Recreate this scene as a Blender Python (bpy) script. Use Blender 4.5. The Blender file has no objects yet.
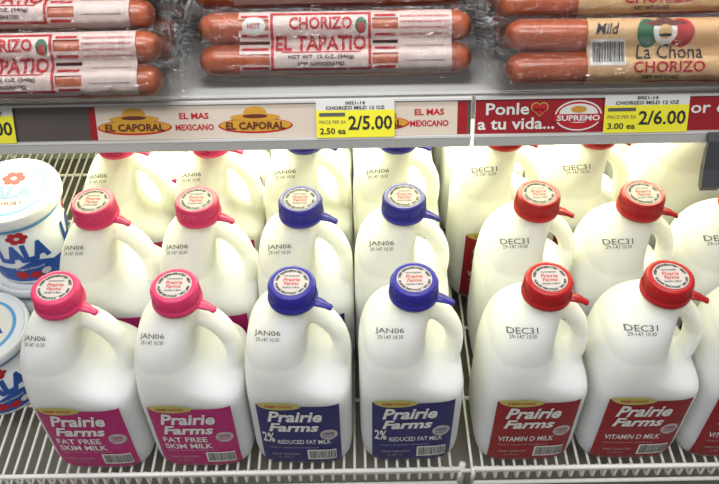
import bpy, bmesh, math, random
from mathutils import Vector, Matrix
from mathutils.bvhtree import BVHTree
random.seed(4)
S=bpy.context.scene
S.view_settings.view_transform='Standard'
COL=S.collection

# ---------------------------------------------------------------- materials
def mat(name,col,rough=.5,metal=0,sss=0,noise=0,nscale=30,bump=0,bscale=80,coat=0,spec=.5,alpha=1,trans=0,emit=None):
    m=bpy.data.materials.new(name); m.use_nodes=True
    nt=m.node_tree; b=nt.nodes['Principled BSDF']
    c=(*col,1)
    b.inputs['Base Color'].default_value=c
    b.inputs['Roughness'].default_value=rough
    b.inputs['Metallic'].default_value=metal
    b.inputs['Specular IOR Level'].default_value=spec
    if sss:
        b.inputs['Subsurface Weight'].default_value=sss
        b.inputs['Subsurface Radius'].default_value=(1,.98,.72)
        b.inputs['Subsurface Scale'].default_value=.05
    if coat: b.inputs['Coat Weight'].default_value=coat
    if noise or bump:
        tc=nt.nodes.new('ShaderNodeTexCoord')
    if noise:
        n=nt.nodes.new('ShaderNodeTexNoise'); n.inputs['Scale'].default_value=nscale; n.inputs['Detail'].default_value=4
        r=nt.nodes.new('ShaderNodeMixRGB'); r.blend_type='MULTIPLY'; r.inputs[0].default_value=noise
        r.inputs[1].default_value=c
        nt.links.new(tc.outputs['Object'],n.inputs['Vector'])
        nt.links.new(n.outputs['Fac'],r.inputs[2]); nt.links.new(r.outputs[0],b.inputs['Base Color'])
    if bump:
        n=nt.nodes.new('ShaderNodeTexNoise'); n.inputs['Scale'].default_value=bscale; n.inputs['Detail'].default_value=3
        bp=nt.nodes.new('ShaderNodeBump'); bp.inputs['Strength'].default_value=bump; bp.inputs['Distance'].default_value=.002
        nt.links.new(tc.outputs['Object'],n.inputs['Vector'])
        nt.links.new(n.outputs['Fac'],bp.inputs['Height']); nt.links.new(bp.outputs[0],b.inputs['Normal'])
    return m
def srgb(r,g,b):
    f=lambda v:(v/255/12.92) if v/255<=.04045 else ((v/255+.055)/1.055)**2.4
    return (f(r),f(g),f(b))
M={}
M['jug']=mat('hdpe_milk',(.82,.82,.77),.46,sss=.85,bump=.18,bscale=45,spec=.35)
# milk level: plastic above the fill line is a little greyer than the milk-backed body
nt=M['jug'].node_tree; bs=nt.nodes['Principled BSDF']
tc=nt.nodes.new('ShaderNodeTexCoord'); sx=nt.nodes.new('ShaderNodeSeparateXYZ'); cr=nt.nodes.new('ShaderNodeValToRGB')
nt.links.new(tc.outputs['Object'],sx.inputs[0]); mu=nt.nodes.new('ShaderNodeMath'); mu.operation='MULTIPLY'; mu.inputs[1].default_value=4
nt.links.new(sx.outputs['Z'],mu.inputs[0]); nt.links.new(mu.outputs[0],cr.inputs[0])
cr.color_ramp.elements[0].position=.665; cr.color_ramp.elements[0].color=(.80,.80,.765,1)
cr.color_ramp.elements[1].position=.685; cr.color_ramp.elements[1].color=(.70,.70,.665,1)
nt.links.new(cr.outputs[0],bs.inputs['Base Color'])
M['pink']=mat('cap_pink',srgb(206,50,98),.35)
M['blue']=mat('cap_blue',srgb(42,38,138),.35)
M['red']=mat('cap_red',srgb(168,16,20),.35)
M['lpink']=mat('label_pink',srgb(180,30,108),.4,noise=.15,nscale=40)
M['lblue']=mat('label_blue',srgb(38,36,100),.4,noise=.15,nscale=40)
M['lred']=mat('label_red',srgb(144,16,28),.4,noise=.15,nscale=40)
M['sticker']=mat('cap_sticker',srgb(180,171,171),.5)
M['white']=mat('print_white',srgb(222,220,214),.5)
M['ink']=mat('print_ink',srgb(40,40,42),.6)
M['inkgrey']=mat('print_grey',srgb(88,88,86),.6)
M['redink']=mat('print_red',srgb(184,22,34),.5)
M['badge']=mat('badge_yellow',srgb(184,174,92),.5)
M['wire']=mat('wire_white',srgb(226,224,216),.35)
M['metal']=mat('shelf_enamel',srgb(212,210,205),.4,noise=.2,nscale=12)
M['dark']=mat('rail_dark',srgb(98,88,82),.3,noise=.5,nscale=9)
M['railp']=mat('rail_paper',srgb(210,194,176),.5)
M['dred']=mat('sign_red',srgb(160,22,32),.4,noise=.25,nscale=20)
M['yellow']=mat('tag_yellow',srgb(240,230,50),.5)
M['orange']=mat('logo_ochre',srgb(200,146,44),.5)
M['green']=mat('logo_green',srgb(30,100,60),.5)
M['brown']=mat('logo_brown',srgb(96,36,24),.5)
M['beige']=mat('label_beige',srgb(212,172,122),.5)
M['rod']=mat('sausage',srgb(200,94,42),.33,noise=.6,nscale=60,bump=.35,bscale=200,coat=.4)
M['plabel']=mat('pack_label',srgb(216,196,188),.4)
M['tubw']=mat('tub_white',srgb(225,228,230),.35)
M['tubb']=mat('tub_blue',srgb(36,86,170),.35)
M['lblu2']=mat('print_lightblue',srgb(90,160,215),.4)
M['wall']=mat('case_liner',srgb(206,204,190),.5,noise=.2,nscale=5)
M['floor']=mat('floor_tile',srgb(120,116,108),.5,noise=.4,nscale=3)
M['deck']=mat('deck_panel',srgb(136,128,114),.55,noise=.4,nscale=8)
M['black']=mat('clip_black',srgb(62,62,66),.4)
# cling film
m=bpy.data.materials.new('cling_film'); m.use_nodes=True; nt=m.node_tree; nt.nodes.clear()
o=nt.nodes.new('ShaderNodeOutputMaterial'); mx=nt.nodes.new('ShaderNodeMixShader'); t=nt.nodes.new('ShaderNodeBsdfTransparent')
g=nt.nodes.new('ShaderNodeBsdfGlossy'); g.inputs['Roughness'].default_value=.09
fr=nt.nodes.new('ShaderNodeFresnel'); fr.inputs[0].default_value=1.45
ad=nt.nodes.new('ShaderNodeMath'); ad.operation='MULTIPLY_ADD'; ad.inputs[1].default_value=1.1; ad.inputs[2].default_value=.04
tc=nt.nodes.new('ShaderNodeTexCoord'); mp=nt.nodes.new('ShaderNodeMapping'); mp.inputs['Scale'].default_value=(70,140,60)
n=nt.nodes.new('ShaderNodeTexNoise'); n.inputs['Scale'].default_value=1; n.inputs['Detail'].default_value=3; n.inputs['Distortion'].default_value=2
bp=nt.nodes.new('ShaderNodeBump'); bp.inputs['Strength'].default_value=1; bp.inputs['Distance'].default_value=.010
L=nt.links.new
L(tc.outputs['Object'],mp.inputs[0]);L(mp.outputs[0],n.inputs['Vector']);L(n.outputs['Fac'],bp.inputs['Height']);L(bp.outputs[0],g.inputs['Normal'])
L(fr.outputs[0],ad.inputs[0]);L(ad.outputs[0],mx.inputs[0]);L(t.outputs[0],mx.inputs[1]);L(g.outputs[0],mx.inputs[2]);L(mx.outputs[0],o.inputs[0])
M['film']=m

# ---------------------------------------------------------------- mesh builder
class B:
    def __init__(s): s.v=[];s.f=[];s.m=[];s.sm=[];s.mats=[]
    def mi(s,k):
        if k not in s.mats: s.mats.append(k)
        return s.mats.index(k)
    def add(s,vs,fs,k,smooth=False):
        o=len(s.v); s.v+= [tuple(v) for v in vs]; i=s.mi(k)
        for f in fs: s.f.append(tuple(o+a for a in f)); s.m.append(i); s.sm.append(smooth)
    def box(s,a,b,k,bev=0):
        x0,y0,z0=a;x1,y1,z1=b
        if not bev:
            vs=[(x,y,z) for x in(x0,x1) for y in(y0,y1) for z in(z0,z1)]
            s.add(vs,[(0,1,3,2),(4,6,7,5),(0,4,5,1),(2,3,7,6),(0,2,6,4),(1,5,7,3)],k)
        else:
            bm=bmesh.new(); bmesh.ops.create_cube(bm,size=1)
            for v in bm.verts: v.co=Vector(((x0+x1)/2+v.co.x*(x1-x0),(y0+y1)/2+v.co.y*(y1-y0),(z0+z1)/2+v.co.z*(z1-z0)))
            bmesh.ops.bevel(bm,geom=bm.edges[:],offset=bev,segments=3,affect='EDGES')
            s.add([v.co[:] for v in bm.verts],[[v.index for v in f.verts] for f in bm.faces],k,True); bm.free()
    def tube(s,pts,r,k,n=8):
        pts=[Vector(p) for p in pts]; rings=[]
        for i,p in enumerate(pts):
            d=(pts[min(i+1,len(pts)-1)]-pts[max(i-1,0)]).normalized()
            a=d.cross(Vector((0,0,1)) if abs(d.z)<.9 else Vector((1,0,0))).normalized(); b=d.cross(a)
            rings.append([p+a*math.cos(q*2*math.pi/n)*r+b*math.sin(q*2*math.pi/n)*r for q in range(n)])
        s.loft(rings,k)
    def loft(s,rings,k,cap=True,smooth=True):
        n=len(rings[0]); vs=[p for r in rings for p in r]; fs=[]
        for i in range(len(rings)-1):
            for j in range(n):
                fs.append((i*n+j,i*n+(j+1)%n,(i+1)*n+(j+1)%n,(i+1)*n+j))
        if cap: fs.append(tuple(range(n))[::-1]); fs.append(tuple((len(rings)-1)*n+j for j in range(n)))
        s.add(vs,fs,k,smooth)
    def lathe(s,prof,k,c=(0,0),n=48,cap=True,smooth=True):
        s.loft([[(c[0]+r*math.cos(q*2*math.pi/n),c[1]+r*math.sin(q*2*math.pi/n),z) for q in range(n)] for r,z in prof],k,cap,smooth)
    def mesh(s,name):
        me=bpy.data.meshes.new(name); me.from_pydata(s.v,[],s.f)
        for k in s.mats: me.materials.append(M[k])
        me.polygons.foreach_set('material_index',s.m); me.polygons.foreach_set('use_smooth',s.sm); me.update()
        return me
def obj(name,me,loc=(0,0,0),rot=(0,0,0),sc=(1,1,1)):
    o=bpy.data.objects.new(name,me); COL.objects.link(o); o.location=loc; o.rotation_euler=rot; o.scale=sc
    return o
def evalmesh(o):
    bpy.context.view_layer.update()
    dg=bpy.context.evaluated_depsgraph_get()
    me=bpy.data.meshes.new_from_object(o.evaluated_get(dg)); return me
TC={}
def text(s,w=None,h=None,bold=0,shear=0,cx=0,cy=0,seg=None):
    key=(s,bold,shear)
    if key not in TC:
        cu=bpy.data.curves.new('t','FONT'); cu.body=s; cu.size=1; cu.offset=bold; cu.shear=shear; cu.resolution_u=2; cu.align_x='CENTER'
        o=bpy.data.objects.new('t',cu); COL.objects.link(o); me=evalmesh(o)
        TC[key]=([v.co.copy() for v in me.vertices],[tuple(p.vertices) for p in me.polygons])
        bpy.data.objects.remove(o); bpy.data.meshes.remove(me)
    vs,fs=TC[key]
    x0=min(v.x for v in vs);x1=max(v.x for v in vs);y0=min(v.y for v in vs);y1=max(v.y for v in vs)
    sx=w/(x1-x0) if w else None; sy=h/(y1-y0) if h else None
    sx=sx or sy; sy=sy or sx
    vs=[((v.x-(x0+x1)/2)*sx+cx,(v.y-(y0+y1)/2)*sy+cy) for v in vs]
    if seg: return subdiv(vs,fs,seg)
    return vs,fs
def subdiv(vs,fs,seg):
    bm=bmesh.new(); bv=[bm.verts.new((x,y,0)) for x,y in vs]
    for f in fs:
        try: bm.faces.new([bv[i] for i in f])
        except Exception: pass
    bmesh.ops.triangulate(bm,faces=bm.faces[:])
    for _ in range(4):
        e=[e for e in bm.edges if e.calc_length()>seg]
        if not e: break
        bmesh.ops.subdivide_edges(bm,edges=e,cuts=1); bmesh.ops.triangulate(bm,faces=[f for f in bm.faces if len(f.verts)>3])
    bm.verts.index_update()
    r=([(v.co.x,v.co.y) for v in bm.verts],[tuple(v.index for v in f.verts) for f in bm.faces]); bm.free(); return r
def rect(x0,x1,y0,y1,seg=None):
    if not seg: return [(x0,y0),(x1,y0),(x1,y1),(x0,y1)],[(0,1,2,3)]
    nx=max(1,math.ceil((x1-x0)/seg));ny=max(1,math.ceil((y1-y0)/seg))
    vs=[(x0+(x1-x0)*i/nx,y0+(y1-y0)*j/ny) for j in range(ny+1) for i in range(nx+1)]
    fs=[(j*(nx+1)+i,j*(nx+1)+i+1,(j+1)*(nx+1)+i+1,(j+1)*(nx+1)+i) for j in range(ny) for i in range(nx)]
    return vs,fs
def ell(cx,cy,rx,ry,n=28):
    return [(cx+rx*math.cos(a*2*math.pi/n),cy+ry*math.sin(a*2*math.pi/n)) for a in range(n)],[tuple(range(n))]
def barcode(x0,x1,y0,y1):
    rnd=random.Random(7); vs=[];fs=[];x=x0
    while x<x1:
        w=rnd.choice([.0006,.0006,.0011]); o=len(vs); vs+=[(x,y0),(x+w,y0),(x+w,y1),(x,y1)]; fs.append((o,o+1,o+2,o+3)); x+=w+rnd.choice([.0006,.001])
    return vs,fs

# ---------------------------------------------------------------- milk jug body
def interp(tab,z):
    for a,b in zip(tab,tab[1:]):
        if a[0]<=z<=b[0]:
            t=(z-a[0])/(b[0]-a[0]); t=t
            return [a[i]+(b[i]-a[i])*t for i in range(1,len(a))]
    return tab[-1][1:]
#       z    left  right  hy    n
tab=[(0,.048,.048,.048,4),(.003,.052,.052,.052,4),(.012,.0548,.0548,.0548,4.5),(.03,.0555,.0555,.0555,5),(.116,.0555,.0555,.0555,5),
(.125,.0555,.0540,.0555,4.5),(.132,.0555,.044,.0555,4),(.139,.0555,.031,.055,3.5),(.147,.0550,.021,.054,3.2),(.158,.0538,.015,.0525,3),(.171,.0512,.0125,.0495,2.9),(.184,.0470,.0130,.0455,2.6),
(.195,.0405,.0150,.040,2.3),(.204,.0325,.017,.0325,2.1),(.2125,.0240,.018,.0240,2),(.2185,.0185,.018,.0185,2),(.226,.018,.018,.018,2),(.234,.018,.018,.018,2)]
b=B(); rings=[]
N=48
for zz in [0,.003,.007,.012,.02,.03]+[.03+.0049*i for i in range(1,41)]+[.234]:
    l,r,hy,n=interp(tab,min(zz,.234)); cx=(r-l)/2; hx=(r+l)/2; ring=[]
    for q in range(N):
        a=q*2*math.pi/N; c,s_=math.cos(a),math.sin(a)
        ring.append((cx+hx*math.copysign(abs(c)**(2/n),c),hy*math.copysign(abs(s_)**(2/n),s_),zz))
    rings.append(ring)
b.loft(rings,'jug')
# handle
hp=[(.002,.2040),(.013,.2035),(.0235,.1990),(.0325,.1905),(.0390,.180),(.0435,.168),(.0455,.155),(.0455,.142),(.0435,.129),(.039,.114),(.032,.104)]
rings=[]
for i,(x,z) in enumerate(hp):
    p0=hp[max(i-1,0)];p1=hp[min(i+1,len(hp)-1)]
    d=Vector((p1[0]-p0[0],0,p1[1]-p0[1])).normalized(); nn=Vector((-d.z,0,d.x))
    rings.append([Vector((x,0,z))+nn*.0094*math.cos(q*math.pi/8)+Vector((0,1,0))*.0135*math.sin(q*math.pi/8) for q in range(16)])
b.loft(rings,'jug')
tmp=obj('tmp',b.mesh('tmp'))
md=tmp.modifiers.new('r','REMESH'); md.mode='VOXEL'; md.voxel_size=.0021; md.use_smooth_shade=True
md=tmp.modifiers.new('s','SMOOTH'); md.factor=.5; md.iterations=8
bodyme=evalmesh(tmp)
bodyV=[v.co.copy() for v in bodyme.vertices]; bodyF=[tuple(p.vertices) for p in bodyme.polygons]
bpy.data.objects.remove(tmp)
bvh=BVHTree.FromPolygons(bodyV,bodyF)
def proj(g,org,up,d,off,ang=0):
    vs,fs=g; org=Vector(org);up=Vector(up).normalized();d=Vector(d).normalized();out=[]
    for x,y in vs:
        p=org+Vector((x*math.cos(ang)-y*math.sin(ang),0,0))+up*(y*math.cos(ang)+x*math.sin(ang)); h=bvh.ray_cast(p,d)
        if h[0] is None: h=bvh.find_nearest(p)
        out.append(h[0]-d*off)
    return out,fs
def jug(kind):
    b=B(); b.add(bodyV,bodyF,'jug',True)
    cap={'skim':'pink','reduced':'blue','whole':'red'}[kind]; lab='l'+cap
    # cap
    pr=[(.0195,.2215),(.0246,.2215),(.0250,.2237),(.0246,.2262),(.0235,.2270),(.0232,.2385),(.0225,.2412),(.0210,.2424),(.0186,.2418)]
    b.lathe(pr,cap,n=56)
    for q in range(56):      # grip ribs
        a=q*2*math.pi/56; c,s_=math.cos(a),math.sin(a)
        b.tube([(c*.0235,s_*.0235,.228),(c*.0232,s_*.0232,.239)],.0005,cap,4)
    # tear tab
    a0=-.34; R=[]
    for r_,z_,w_ in [(.019,.2240,.006),(.027,.2238,.0055),(.032,.2232,.0045),(.036,.222,.0034),(.0395,.2208,.0036),(.0415,.2204,.0022)]:
        cc=Vector((math.cos(a0)*r_,math.sin(a0)*r_,z_)); t_=Vector((-math.sin(a0),math.cos(a0),0))
        R.append([cc+t_*w_+Vector((0,0,.0009)),cc-t_*w_+Vector((0,0,.0009)),cc-t_*w_-Vector((0,0,.0009)),cc+t_*w_-Vector((0,0,.0009))])
    b.loft(R,cap)
    z=.2420
    e=ell(0,0,.0172,.0172,40); b.add([(x,y,z+.0001) for x,y in e[0]],e[1],'sticker')
    def flat(g,k,dz): b.add([(x,y,z+dz) for x,y in g[0]],g[1],k)
    for y_,s_,w_ in [(.0030,'Prairie',.0165),(-.0020,'Farms',.0145)]: flat(text(s_,w=w_,h=.0046,bold=.015,shear=.2,cy=y_),'redink',.0004)
    flat(text('GRADE A MILK',w=.017,h=.0020,bold=.02,cy=-.0072),'ink',.0004)
    flat(text('PASTEURIZED',w=.015,h=.0018,bold=.02,cy=.0078),'ink',.0004)
    for sgn,tx in ((1,'KEEP REFRIGERATED * BEST'),(-1,'PLEASE RECYCLE * MO. #29')):
        vs,fs=text(tx,w=2.9,h=.0030,bold=.06)
        pts=[]
        for x,y in vs:
            rr=.0147+(y if sgn>0 else -y); a=(math.pi/2-x) if sgn>0 else (-math.pi/2+x); pts.append((rr*math.cos(a),rr*math.sin(a),z+.0004))
        b.add(pts,fs,'ink')
    # label
    def P(g,k,off): 
        vv,ff=proj(g,(0,-.2,0),(0,0,1),(0,1,0),off); b.add(vv,ff,k,True)
    P(rect(-.0435,.0435,.008,.1180,.0035),lab,.0006)
    P(subdiv(*ell(-.019,.1190,.023,.0062),.004),'badge',.0013)
    P(text('KEEP COLD',w=.028,h=.0036,bold=.02,cx=-.019,cy=.1190,seg=.004),'redink',.0018)
    P(text('Prairie',w=.058,h=.0195,bold=.03,shear=.25,cx=-.004,cy=.1010,seg=.004),'white',.0014)
    P(text('Farms',w=.054,h=.0160,bold=.035,shear=.25,cx=-.006,cy=.0815,seg=.004),'white',.0014)
    P(subdiv(*ell(.031,.067,.0095,.0095),.004),'sticker',.0011)
    P(text('100%',w=.012,h=.0045,bold=.02,cx=.031,cy=.0695,seg=.004),lab,.0016)
    P(text('QUALITY',w=.013,h=.003,bold=.02,cx=.031,cy=.064,seg=.004),lab,.0016)
    if kind=='skim':
        P(text('FAT FREE',w=.048,h=.0095,bold=.02,cx=-.012,cy=.0635,seg=.004),'white',.0014)
        P(text('SKIM MILK',w=.052,h=.0095,bold=.02,cx=-.010,cy=.0510,seg=.004),'white',.0014)
    elif kind=='reduced':
        P(text('2%',w=.013,h=.018,bold=.02,cx=-.0345,cy=.062,seg=.004),'white',.0014)
        P(text('REDUCED FAT MILK',w=.058,h=.0080,bold=.01,cx=.004,cy=.0540,seg=.004),'white',.0014)
    else:
        P(text('VITAMIN D MILK',w=.060,h=.0090,bold=.01,cx=-.006,cy=.0540,seg=.004),'white',.0014)
    P(text('Grade A  Pasteurized  Homogenized',w=.054,h=.0034,cx=-.008,cy=.0425,seg=.004),'sticker',.0014)
    P(text('HALF GALLON',w=.03,h=.0040,cx=-.018,cy=.030,seg=.004),'sticker',.0014)
    P(text('(1.89 L)',w=.016,h=.0040,cx=-.018,cy=.022,seg=.004),'sticker',.0014)
    P(rect(.006,.038,.018,.038,.003),'white',.0012)
    P(barcode(.008,.0365,.021,.0365),'ink',.0016)
    # date code on the shoulder
    def Q(g,k): 
        vv,ff=proj(g,(-.025,-.15,.2935),(0,.62,.78),(0,.78,-.62),.0005,ang=.05); b.add(vv,ff,k)
    Q(text('DEC31' if kind=='whole' else 'JAN06',w=.028,h=.0060,bold=.012,cy=.0025,seg=.003),'inkgrey')
    Q(text('29-147 10:30',w=.025,h=.0038,cy=-.0030,bold=.01,seg=.003),'inkgrey')
    return b.mesh('milk_jug_'+kind)
J={k:jug(k) for k in('skim','reduced','whole')}
SH=.0022
rows=[(.013,[-.295,-.180,-.0665,.0525,.183,.300,.415]),
      (.134,[-.287,-.175,-.063,.049,.194,.306,.4185]),
      (.2575,[-.288,-.176,-.064,.048,.176,.2875,None]),
      (.377,[-.288,-.176,-.064,.048,.176,.2875,None]),
      (.497,[-.288,-.176,-.064,.048,.176,.2875,None])]
kinds=['skim','skim','reduced','reduced','whole','whole','whole']
for ri,(y,xs) in enumerate(rows):
    for ci,x in enumerate(xs):
        if x is None: continue
        rz=math.radians(random.uniform(-1.5,1.5))
        obj('milk_jug',J[kinds[ci]],(x,y+random.uniform(-.002,.002),SH),(0,0,rz),(1,1,1.05))
for y in(.274,.420): obj('gallon_milk_jug',J['whole'],(.4225,y,SH),(0,0,1.56),(1.27,1.27,1.27))

# ---------------------------------------------------------------- wire shelf
b=B()
x=-.62
while x<.62:
    if not(.108<x<.122):
        b.tube([(x,.60,0),(x,-.052,0),(x,-.0575,-.001),(x,-.0595,.003),(x,-.0595,.026)],.0017,'wire',6)
    x+=.0122
for y in(-.048,.05,.16,.27,.38,.49,.598): b.tube([(-.62,y,-.003),(.62,y,-.003)],.0024,'wire',8)
for (xa,xb) in((-.62,.107),(.122,.62)):
    for z,r in((.0265,.0028),(-.004,.0024)): b.tube([(xa,-.0622,z),(xb,-.0622,z)],r,'wire',8)
    for xx in(xa,xb): b.tube([(xx,-.0622,.0265),(xx,-.0622,-.005)],.0022,'wire',8)
for xx in(-.6,0.114,.6):
    for yy in(-.04,.58): b.tube([(xx,yy,-.002),(xx,yy,-.0595)],.004,'wire',8)
obj('wire_shelf',b.mesh('wire_shelf'))

# ---------------------------------------------------------------- case structure
b=B(); b.box((-.75,-.14,-.449),(.75,.615,-.061),'deck',.01); b.box((-.75,-.16,-.16),(.75,-.14,-.065),'metal',.004)
obj('refrigerated_case_base',b.mesh('case_base'))
b=B(); b.box((-.75,.62,-.45),(.75,.66,1.0),'wall'); obj('wall_back',b.mesh('wall_back'))
b=B(); b.box((-3,-3,-.5),(3,.66,-.45),'floor'); obj('floor',b.mesh('floor'))

# ---------------------------------------------------------------- upper shelf
b=B()
DZ=.4234
b.box((-.62,.083,DZ-.004),(.62,.618,DZ),'metal',.0012)
b.box((-.62,.0835,DZ-.03),(.62,.087,DZ-.001),'metal')
for xx in(-.60,.112,.60):
    b.box((xx-.003,.10,DZ-.03),(xx+.003,.618,DZ-.004),'metal')
b.box((-.58,.30,DZ-.03),(.58,.38,DZ-.0041),'metal',.003)
obj('metal_shelf',b.mesh('metal_shelf'))

# ---------------------------------------------------------------- price rails
T=math.radians(27)
RO=Vector((0,.069,.4064)); RU=Vector((0,math.sin(T),math.cos(T))); RN=Vector((0,-math.cos(T),math.sin(T)))
K=.000881
def X(px): return (px-360)*K
def rail(x0,x1,items,bg,clip=None):
    b=B()
    def R(g,k,off=0): b.add([RO+Vector((u,0,0))+RU*v+RN*off for u,v in g[0]],g[1],k)
    # extruded channel profile
    prof=[(.0175,-.004),(.0185,.001),(.0175,.0030),(.0155,.0030),(.0150,.0004),(-.0150,.0004),(-.0155,.0030),(-.0175,.0030),(-.0185,.002),(-.0260,-.0015),(-.0268,-.0035),(-.0255,-.005),(-.018,-.005)]
    b.loft([[RO+Vector((xx,0,0))+RU*v+RN*w for v,w in prof] for xx in(x0,x1)],'metal',smooth=False)
    R(rect(x0+.0005,x1-.0005,-.0148,.0148),bg,.0008)
    for g,k,o in items: R(g,k,o)
    if clip:
        # sign clip hanging below the rail
        pr=[(-.018,.0035),(-.026,.0045),(-.034,.0010),(-.050,-.002),(-.066,-.002),(-.070,.002),(-.066,.006),(-.050,.005),(-.036,.007),(-.024,.0085),(-.016,.006)]
        b.loft([[RO+Vector((xx,0,0))+RU*v+RN*w for v,w in pr] for xx in(clip-.008,clip+.008)],'black',smooth=False)
    return b.mesh('price_rail')
def tag(x0,x1,price,small):
    I=[]; w=x1-x0
    I+=[(rect(x0,x1,-.0155,.0175),'white',.0034),(rect(x0,x1,-.0155,.0085),'yellow',.0038)]
    I+=[(text(price,w=w*.56,h=.0125,bold=.02,cx=x0+w*.69,cy=-.0025),'ink',.0042)]
    I+=[(text(small,w=w*.33,h=.0055,bold=.02,cx=x0+w*.21,cy=-.0095),'ink',.0042),(text('PRICE PER EA',w=w*.34,h=.0028,cx=x0+w*.21,cy=-.0015),'inkgrey',.0042),
        (rect(x0+w*.04,x0+w*.37,.0035,.0065),'inkgrey',.0042),
        (text('CHORIZO MILD 12 OZ',w=w*.75,h=.0030,bold=.02,cx=x0+w*.5,cy=.0108),'ink',.0042),(text('0021-14',w=w*.25,h=.0028,bold=.02,cx=x0+w*.5,cy=.0150),'ink',.0042)]
    return I
def caporal(cx):
    I=[]
    I+=[(ell(cx,-.004,.033,.0068),'redink',.0012),(ell(cx,-.0035,.0315,.0056),'orange',.0014)]
    I+=[(ell(cx,.0035,.022,.0034),'orange',.0016),(ell(cx,.0078,.010,.0052),'orange',.0017),(ell(cx,.0045,.011,.0018),'brown',.0018)]
    I+=[(text('EL CAPORAL',w=.052,h=.0066,bold=.03,cx=cx,cy=-.0038),'brown',.0020)]
    return I
def mas(cx): return [(text('EL MAS',w=.026,h=.0055,bold=.03,cx=cx,cy=.0055),'redink',.0014),(text('MEXICANO',w=.034,h=.0055,bold=.03,cx=cx,cy=-.0045),'redink',.0014)]
I=[(rect(X(92),X(470),-.0148,.0148),'dred',.0009),(rect(X(99),X(460),-.0148,.0148),'railp',.0011)]
I+=caporal(X(137))+mas(X(197))+caporal(X(258))+caporal(X(375))+mas(X(432))
I+=tag(X(319),X(397),'2/5.00','2.50 ea')+tag(X(-62),X(18),'2/5.00','2.50 ea')
obj('price_rail',rail(-.62,.1005,I,'dark'))
I=[(text('Ponle',w=.038,h=.0105,bold=.02,cx=X(510),cy=.0068),'white',.0014),(text('a tu vida...',w=.068,h=.0105,bold=.02,cx=X(519),cy=-.0062),'white',.0014)]
hx=X(542)
I+=[(ell(hx-.0034,.0080,.0042,.0042),'badge',.0012),(ell(hx+.0034,.0080,.0042,.0042),'badge',.0012),(([(hx-.0074,.0068),(hx,-.0005),(hx+.0074,.0068)],[(0,1,2)]),'badge',.0012)]
I+=[(ell(hx-.0032,.0078,.0036,.0036),'redink',.0015),(ell(hx+.0032,.0078,.0036,.0036),'redink',.0015),(([(hx-.0066,.0068),(hx,.0003),(hx+.0066,.0068)],[(0,1,2)]),'redink',.0015)]
cx=X(581)
I+=[(ell(cx,0,.021,.0135),'white',.0012),(ell(cx,0,.0195,.0122),'redink',.0014),(ell(cx,.002,.017,.0085),'white',.0016),(rect(cx-.022,cx+.022,-.0055,.0015),'redink',.0018),(text('SUPREMO',w=.038,h=.0050,bold=.03,cx=cx,cy=-.002),'white',.0021),(ell(cx,.0055,.007,.003),'orange',.0018)]
I+=tag(X(606),X(690),'2/6.00','3.00 ea')
I+=[(text('or de tu vida',w=.095,h=.0105,bold=.015,cx=X(693)+.0475,cy=.0055),'white',.0014)]
obj('price_rail',rail(.1035,.62,I,'dred',X(720)))

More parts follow.
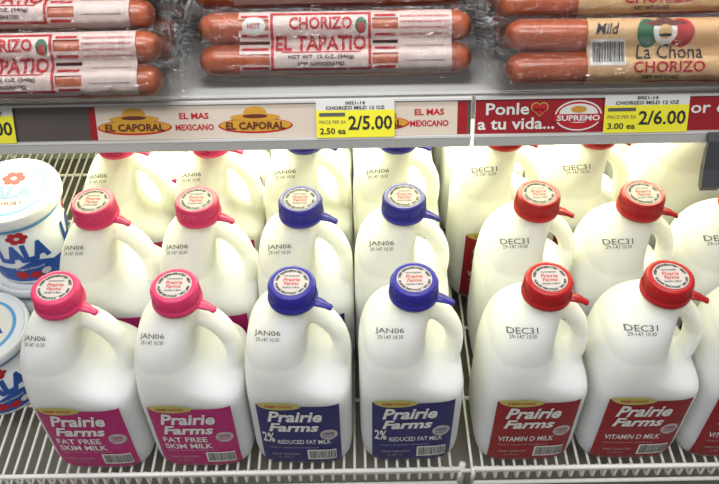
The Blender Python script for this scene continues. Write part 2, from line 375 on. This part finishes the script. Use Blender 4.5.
# ---------------------------------------------------------------- chorizo packs
RR=.0136; RC=.0139
def zs(y):
    z=0
    for c in(-RC,RC):
        d=abs(y-c)
        if d<RR: z=max(z,math.sqrt(RR*RR-d*d))
    if abs(y)<RC: z=max(z,.0085)
    return z
def pack(kind,seed):
    rnd=random.Random(seed); b=B(); Ln=.238
    for c in(-RC,RC):
        prof=[(.0001,-Ln/2),(.006,-Ln/2+.0015),(.0105,-Ln/2+.005),(RR,-Ln/2+.013)]
        n=14
        for i in range(n): prof.append((RR*(1+rnd.uniform(-.02,.02)),-Ln/2+.02+(Ln-.04)*i/(n-1)))
        prof+=[(RR,Ln/2-.013),(.0105,Ln/2-.005),(.006,Ln/2-.0015),(.0001,Ln/2)]
        ph=rnd.random()*6
        b.loft([[(x,c+r*math.cos(q*math.pi/12)+.0006*math.sin(x*30+ph),r*math.sin(q*math.pi/12)) for q in range(24)] for r,x in prof],'rod')
    # label
    def Lb(g,k,off): b.add([(x,y,zs(y)+off) for x,y in g[0]],g[1],k,True)
    def tx(s,w,h,cx,cy,k,off=.0022,bold=.02,shear=0): Lb(text(s,w=w,h=h,cx=cx,cy=cy,bold=bold,shear=shear,seg=.003),k,off)
    if kind=='tap':
        # printed bands with clear windows between that show the casing
        for y0,y1 in((.0190,.0265),(.0010,.0095),(-.0105,-.0020),(-.0265,-.0195)): Lb(rect(-.082,.100,y0,y1,.002),'plabel',.0011)
        Lb(rect(-.056,.032,-.0265,.0265,.002),'plabel',.0013)
        Lb(rect(.054,.100,-.0265,.0265,.002),'plabel',.0013)
        for r in(rect(-.055,.031,.0224,.0242,.003),rect(-.055,.031,-.0242,-.0224,.003),rect(-.055,-.0525,-.0242,.0242,.002),rect(.0285,.031,-.0242,.0242,.002)): Lb(r,'redink',.0018)
        tx('CHORIZO',.054,.0110,-.012,.0150,'redink',bold=.03)
        tx('EL TAPATIO',.078,.0130,-.012,-.0015,'redink',bold=.03)
        Lb(rect(-.046,.022,-.0096,-.0086,.003),'redink',.0018)
        tx('NET WT. 12 OZ. (340g)',.056,.0042,-.012,-.0137,'ink')
        tx('KEEP REFRIGERATED',.04,.003,-.012,-.0192,'ink')
        Lb(subdiv(*ell(-.069,.013,.010,.008),.002),'white',.0016); tx('HOT',.011,.005,-.069,.013,'redink')
        Lb(subdiv(*ell(.0225,.013,.0050,.007),.002),'green',.0017)
        Lb(subdiv(*ell(.0225,.011,.0028,.0045),.002),'redink',.0020)
        Lb(barcode(.060,.094,-.018,-.004),'ink',.0019)
        for i in range(4): tx('INGREDIENTS: PORK, VINEGAR, PAPRIKA, SALT',.042,.0022,.077,.020-.0050*i,'redink')
        for yy in(.0212,.0052,-.0062,-.0222):
            for xa,xb in((-.080,-.057),(.034,.052)): Lb(rect(xa,xb,yy-.0011,yy+.0011,.003),'redink',.0016)
    else:
        Lb(rect(-.052,.070,-.0275,.0275,.002),'beige',.0012)
        tx('Mild',.020,.0095,-.036,.0165,'ink',shear=.3)
        Lb(rect(-.050,-.020,-.014,.008,.002),'white',.0016); Lb(barcode(-.048,-.022,-.011,.006),'ink',.002)
        Lb(subdiv(*ell(-.002,.013,.0095,.012),.002),'green',.0018); Lb(subdiv(*ell(.012,.014,.010,.011),.002),'white',.0019); Lb(subdiv(*ell(.026,.013,.0105,.012),.002),'redink',.0018)
        Lb(subdiv(*ell(.012,.0205,.018,.0026),.002),'brown',.0022); Lb(subdiv(*ell(.012,.0225,.007,.004),.002),'brown',.0022); Lb(subdiv(*ell(.012,.0135,.0058,.0060),.002),'beige',.0022); Lb(subdiv(*ell(.012,.0105,.0055,.0014),.002),'ink',.0026)
        tx('La Chona',.056,.0125,.016,-.0025,'ink',bold=.005,shear=.25)
        tx('CHORIZO',.060,.0095,.016,-.0155,'redink',bold=.02)
        tx('NET WT 12 OZ',.03,.0028,.010,-.0235,'ink')
    # wrinkled vacuum film front + back
    nx,ny=110,22
    for sd in(1,-1):
        vs=[]
        for j in range(ny+1):
            y=-.031+.062*j/ny
            for i in range(nx+1):
                x=-Ln/2-.018+(Ln+.036)*i/nx
                e=min(1,max(0,(Ln/2+.006-abs(x))/.012)); ey=min(1,max(0,(.029-abs(y))/.004))
                z=(max(zs(y)*.6+.0055,.0048)+.0038)*e*ey+.0006+rnd.uniform(-.0004,.0010)+(0.0014*math.sin(y*900+i) if e<.5 else 0)
                if ey>0 and e>=1: z=max(z,zs(y)+.0030+rnd.uniform(0,.0011))
                vs.append((x,y,sd*z))
        fs=[(j*(nx+1)+i,j*(nx+1)+i+1,(j+1)*(nx+1)+i+1,(j+1)*(nx+1)+i) for j in range(ny) for i in range(nx)]
        b.add(vs,fs,'film',True)
    return b.mesh('chorizo_pack_'+kind)
PT=pack('tap',1); PT2=pack('tap',2); PC=pack('chona',3)
def place(me,x,yb,zb,th,rz=0):
    # (yb,zb): centre of the lower sausage
    th=math.radians(th)
    obj('chorizo_pack',me,(x,yb+RC*math.cos(th),zb+RC*math.sin(th)),(th,0,math.radians(rz)))
z0=DZ+.0240
def pile(me,me2,x,y,rz,up=0):
    place(me,x,y,z0,50,rz)
    place(me2,x-.006,y+.043+up,z0+.038,42,-rz)
    place(me2,x+.004,y+.096+up,z0+.054,18,rz*.5)
    place(me,x,y+.056,z0-.002,1,0)
    place(me,x,y+.122,z0-.002,1,0)
    place(me,x+.003,y+.122,z0+.028,1,0)
pile(PT,PT2,-.283,.0725,.6)
pile(PT2,PT,-.018,.1005,-.3,.007)
pile(PC,PC,.246,.0800,-.5)
pile(PC,PC,.515,.080,.5)
pile(PT,PT2,-.565,.080,.5)

# ---------------------------------------------------------------- yogurt tubs
def tub():
    b=B(); H=.112
    def rad(z): return .0465+.0065*z/H
    b.lathe([(.043,0),(.0462,.001),(rad(.004),.004),(rad(.10),.10)],'tubw',n=64)
    b.lathe([(rad(.10),.0985),(.0575,.0985),(.0582,.101),(.0582,.108),(.0570,.1115),(.0545,.112),(.0535,.1100),(.0505,.1098)],'tubw',n=64)
    def C(g,k,off,a0=-math.pi/2):
        b.add([((rad(z)+off)*math.cos(a0+x/.05),(rad(z)+off)*math.sin(a0+x/.05),z) for x,z in g[0]],g[1],k,True)
    C(rect(-.156,.157,.006,.030,.006),'tubb',.0003)
    w=[(x/1000,.030+.009*math.sin(x/14)) for x in range(-156,158,4)]
    vs=[];fs=[]
    for i,(x_,z_) in enumerate(w):
        vs+=[(x_,.028),(x_,max(.0285,z_))]
        if i: fs.append((2*i-2,2*i,2*i+1,2*i-1))
    C((vs,fs),'tubb',.0004)
    C(rect(-.156,.157,.090,.096,.006),'lblu2',.0003)
    for a in(-1.30,.35,2.0):
        for q in range(6):
            an=q*math.pi/3; C(subdiv(*ell(.0075*math.cos(an),.080+.0060*math.sin(an),.0046,.0040,14),.004),'redink',.0006,a)
        C(subdiv(*ell(0,.080,.0025,.0025,12),.004),'white',.0009,a)
        C(text('LALA',w=.060,h=.030,bold=.07,cy=.054,seg=.004),'tubb',.0007,a)
        C(text('Yogurt Natural',w=.034,h=.005,bold=.01,cy=.028,seg=.004),'white',.0010,a)
        C(subdiv(*ell(-.012,.018,.008,.007,18),.004),'redink',.0009,a); C(subdiv(*ell(.004,.016,.007,.006,18),.004),'redink',.0009,a)
        C(subdiv(*ell(.017,.018,.006,.005,18),.004),'white',.0009,a)
    def F(g,k,dz): b.add([(x,y,.1100+dz) for x,y in g[0]],g[1],k)
    F(ell(0,0,.0505,.0505,48),'tubw',.0)
    F(ell(0,0,.044,.044,48),'lblu2',.0004); F(ell(0,0,.040,.040,48),'white',.0007)
    F(text('LALA',w=.060,h=.022,bold=.06,cy=-.004),'tubb',.0011)
    for q in range(6):
        an=q*math.pi/3; F(ell(.0085*math.cos(an),.021+.0075*math.sin(an),.0052,.0050,14),'redink',.0011)
    F(text('YOGHURT',w=.045,h=.007,bold=.02,cy=-.023),'redink',.0011)
    return b.mesh('yogurt_tub')
TB=tub()
for x,y,z,r in[(-.4045,.192,.0015,0),(-.4045,.192,.1138,0),(-.444,.079,.0015,.25),(-.530,.165,.0015,.2)]:
    obj('yogurt_tub',TB,(x,y,z),(0,0,r))

# ---------------------------------------------------------------- lights
def area(name,loc,tgt,sx,sy,e,col):
    l=bpy.data.lights.new(name,'AREA'); l.shape='RECTANGLE'; l.size=sx; l.size_y=sy; l.energy=e; l.color=col
    o=bpy.data.objects.new(name,l); COL.objects.link(o); o.location=loc
    o.rotation_euler=(Vector(tgt)-Vector(loc)).to_track_quat('-Z','Y').to_euler(); return o
area('shelf_light',(0,.34,.390),(0,.27,0),1.1,.07,10.5,(.98,1,.66))
area('ceiling_light',(-.2,-.9,2.3),(0,0,.2),1.8,.6,35,(.98,.99,1))
area('canopy_light',(0,.15,1.3),(0,.12,.4),1.3,.12,8,(.98,.99,1))
w=bpy.data.worlds.new('w'); S.world=w; w.use_nodes=True
w.node_tree.nodes['Background'].inputs[0].default_value=(.95,.98,1,1); w.node_tree.nodes['Background'].inputs[1].default_value=.31

# ---------------------------------------------------------------- camera
p=math.radians(45); F=789
cam=bpy.data.cameras.new('cam'); cam.sensor_width=36; cam.lens=36*F/719; cam.clip_start=.01
co=bpy.data.objects.new('camera',cam); COL.objects.link(co)
Rm=Matrix.Rotation(math.pi/2-p,4,'X')@Matrix.Rotation(math.radians(-1.0),4,'Z')
co.matrix_world=Matrix.Translation((0,-.500,.822))@Rm
S.camera=co
